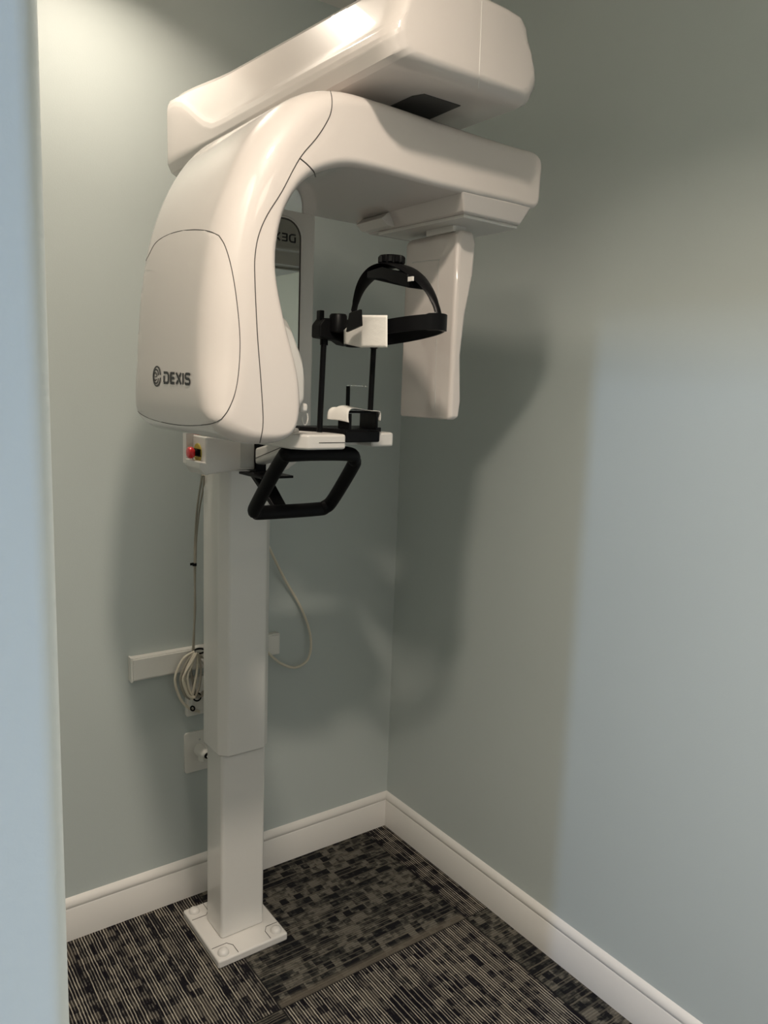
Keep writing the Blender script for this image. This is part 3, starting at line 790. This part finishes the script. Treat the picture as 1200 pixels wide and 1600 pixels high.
# hanging data cable from the carriage to the coil
YC = -0.045
def cpath(pxs, y=YC, n=6):
    return catmull([aty(p[0], p[1], p[2] if len(p) > 2 else y) for p in pxs], n)
HC = thing('hanging_cable', 'thin grey cable hanging down the wall left of the column to the raceway', 'cable', aty(303, 880, YC))
tube('strand', cpath([(316, 742, -0.20), (314, 755, -0.16), (308, 795, -0.09), (305, 840), (304, 882), (305, 950), (303, 985), (301, 1018)]), 0.0030, M_CABLE2, HC, n=8)
tube('strand', cpath([(319, 742, -0.20), (317, 765, -0.16), (311, 800, -0.09), (307, 840, -0.05), (305.5, 882), (304, 950), (303.5, 985), (303, 1018)]), 0.0026, M_CABLE2, HC, n=8)
cc = aty(304, 882, YC)
lathe('cable_tie', cc-Vector((0, 0, 0.004)), (0, 0, 1), [(0, 0.0065), (0.008, 0.0065)], M_BLACK, HC, n=12)
box('tie_tail', cc.x-0.014, cc.x-0.004, cc.y-0.004, cc.y, cc.z-0.001, cc.z+0.006, M_BLACK, HC)

# coil: countable strands
CO = thing('coiled_cable', 'bundle of coiled cream cable tied and hung in front of the raceway', 'cable', aty(303, 1060, -0.05))
loops = [ # leftmost px, bottom px, rightmost px
 ((304, 1018), (286, 1030), (273.5, 1060), (281, 1090), (296, 1107), (312, 1112)),
 ((304, 1020), (291, 1036), (282, 1062), (288, 1084), (297, 1092)),
 ((305, 1020), (295, 1038), (288, 1060), (293, 1082), (301, 1092)),
 ((306, 1020), (299, 1040), (293, 1058), (297, 1080), (304, 1090)),
 ((303, 1019), (298, 1045), (302, 1068), (306, 1090)),
 ((309, 1020), (308, 1045), (305, 1065), (301, 1085), (300, 1092)),
 ((308, 1020), (300, 1034), (290, 1050), (286, 1064), (294, 1086), (303, 1090)),
 ((311, 1022), (314, 1045), (312, 1070), (306, 1088)),
 ((312, 1022), (320, 1040), (323, 1060), (320, 1078), (308, 1088)),
 ((313, 1024), (326, 1044), (330, 1062), (322, 1082), (309, 1090))]
for k, lp in enumerate(loops):
    yy = -0.052-0.004*(k % 4)-(0.006 if k in (5, 6) else 0)
    tube('strand', cpath([(u, v) for u, v in lp], yy), 0.0040 if k not in (7,) else 0.0034, [M_CABLE, M_CABLE2, M_CABLE][k % 3] if k < 7 else M_CABLE2, CO, n=8)
for (u, v, rr) in ((308, 1089, 0.012), (301, 1107, 0.006)):
    c = aty(u, v, -0.056)
    ringp = [c+Vector((rr*math.cos(a), 0.004*math.sin(a), rr*0.9*math.sin(a))) for a in [2*math.pi*k/20 for k in range(20)]]
    tube('cable_tie', ringp, 0.0024, M_BLACK, CO, n=6, closed=True)
c = aty(310, 1016, -0.045)
tube('cable_tie', [c+Vector((0.016*math.cos(a), -0.008+0.010*math.sin(a), 0.004*math.sin(a))) for a in [2*math.pi*k/20 for k in range(20)]], 0.0028, M_BLACK, CO, n=6, closed=True)
hk = thing('cable_hook', 'small white curved hook at the raceway edge holding the coiled cable', 'hook', aty(316, 1020, -0.04))
tube('hook_wire', catmull([(-0.730, -0.024, 0.806), (-0.738, -0.045, 0.802), (-0.755, -0.062, 0.798), (-0.765, -0.060, 0.806)], 6), 0.005, M_WHITE2, hk, n=10)

# loop of cream cable right of the column
LC = tube('looped_cable', cpath([(418, 850, -0.10), (425, 865, -0.07), (445, 905, -0.03), (468, 945, -0.02), (482, 980, -0.02), (486, 1010, -0.02), (479, 1033, -0.03), (460, 1043, -0.03), (440, 1037, -0.04), (422, 1023, -0.06), (412, 1012, -0.10)]), 0.0043, M_CABLE, None, n=8)
tag(LC, 'cream cable hanging in a wide loop on the wall right of the column', 'cable')
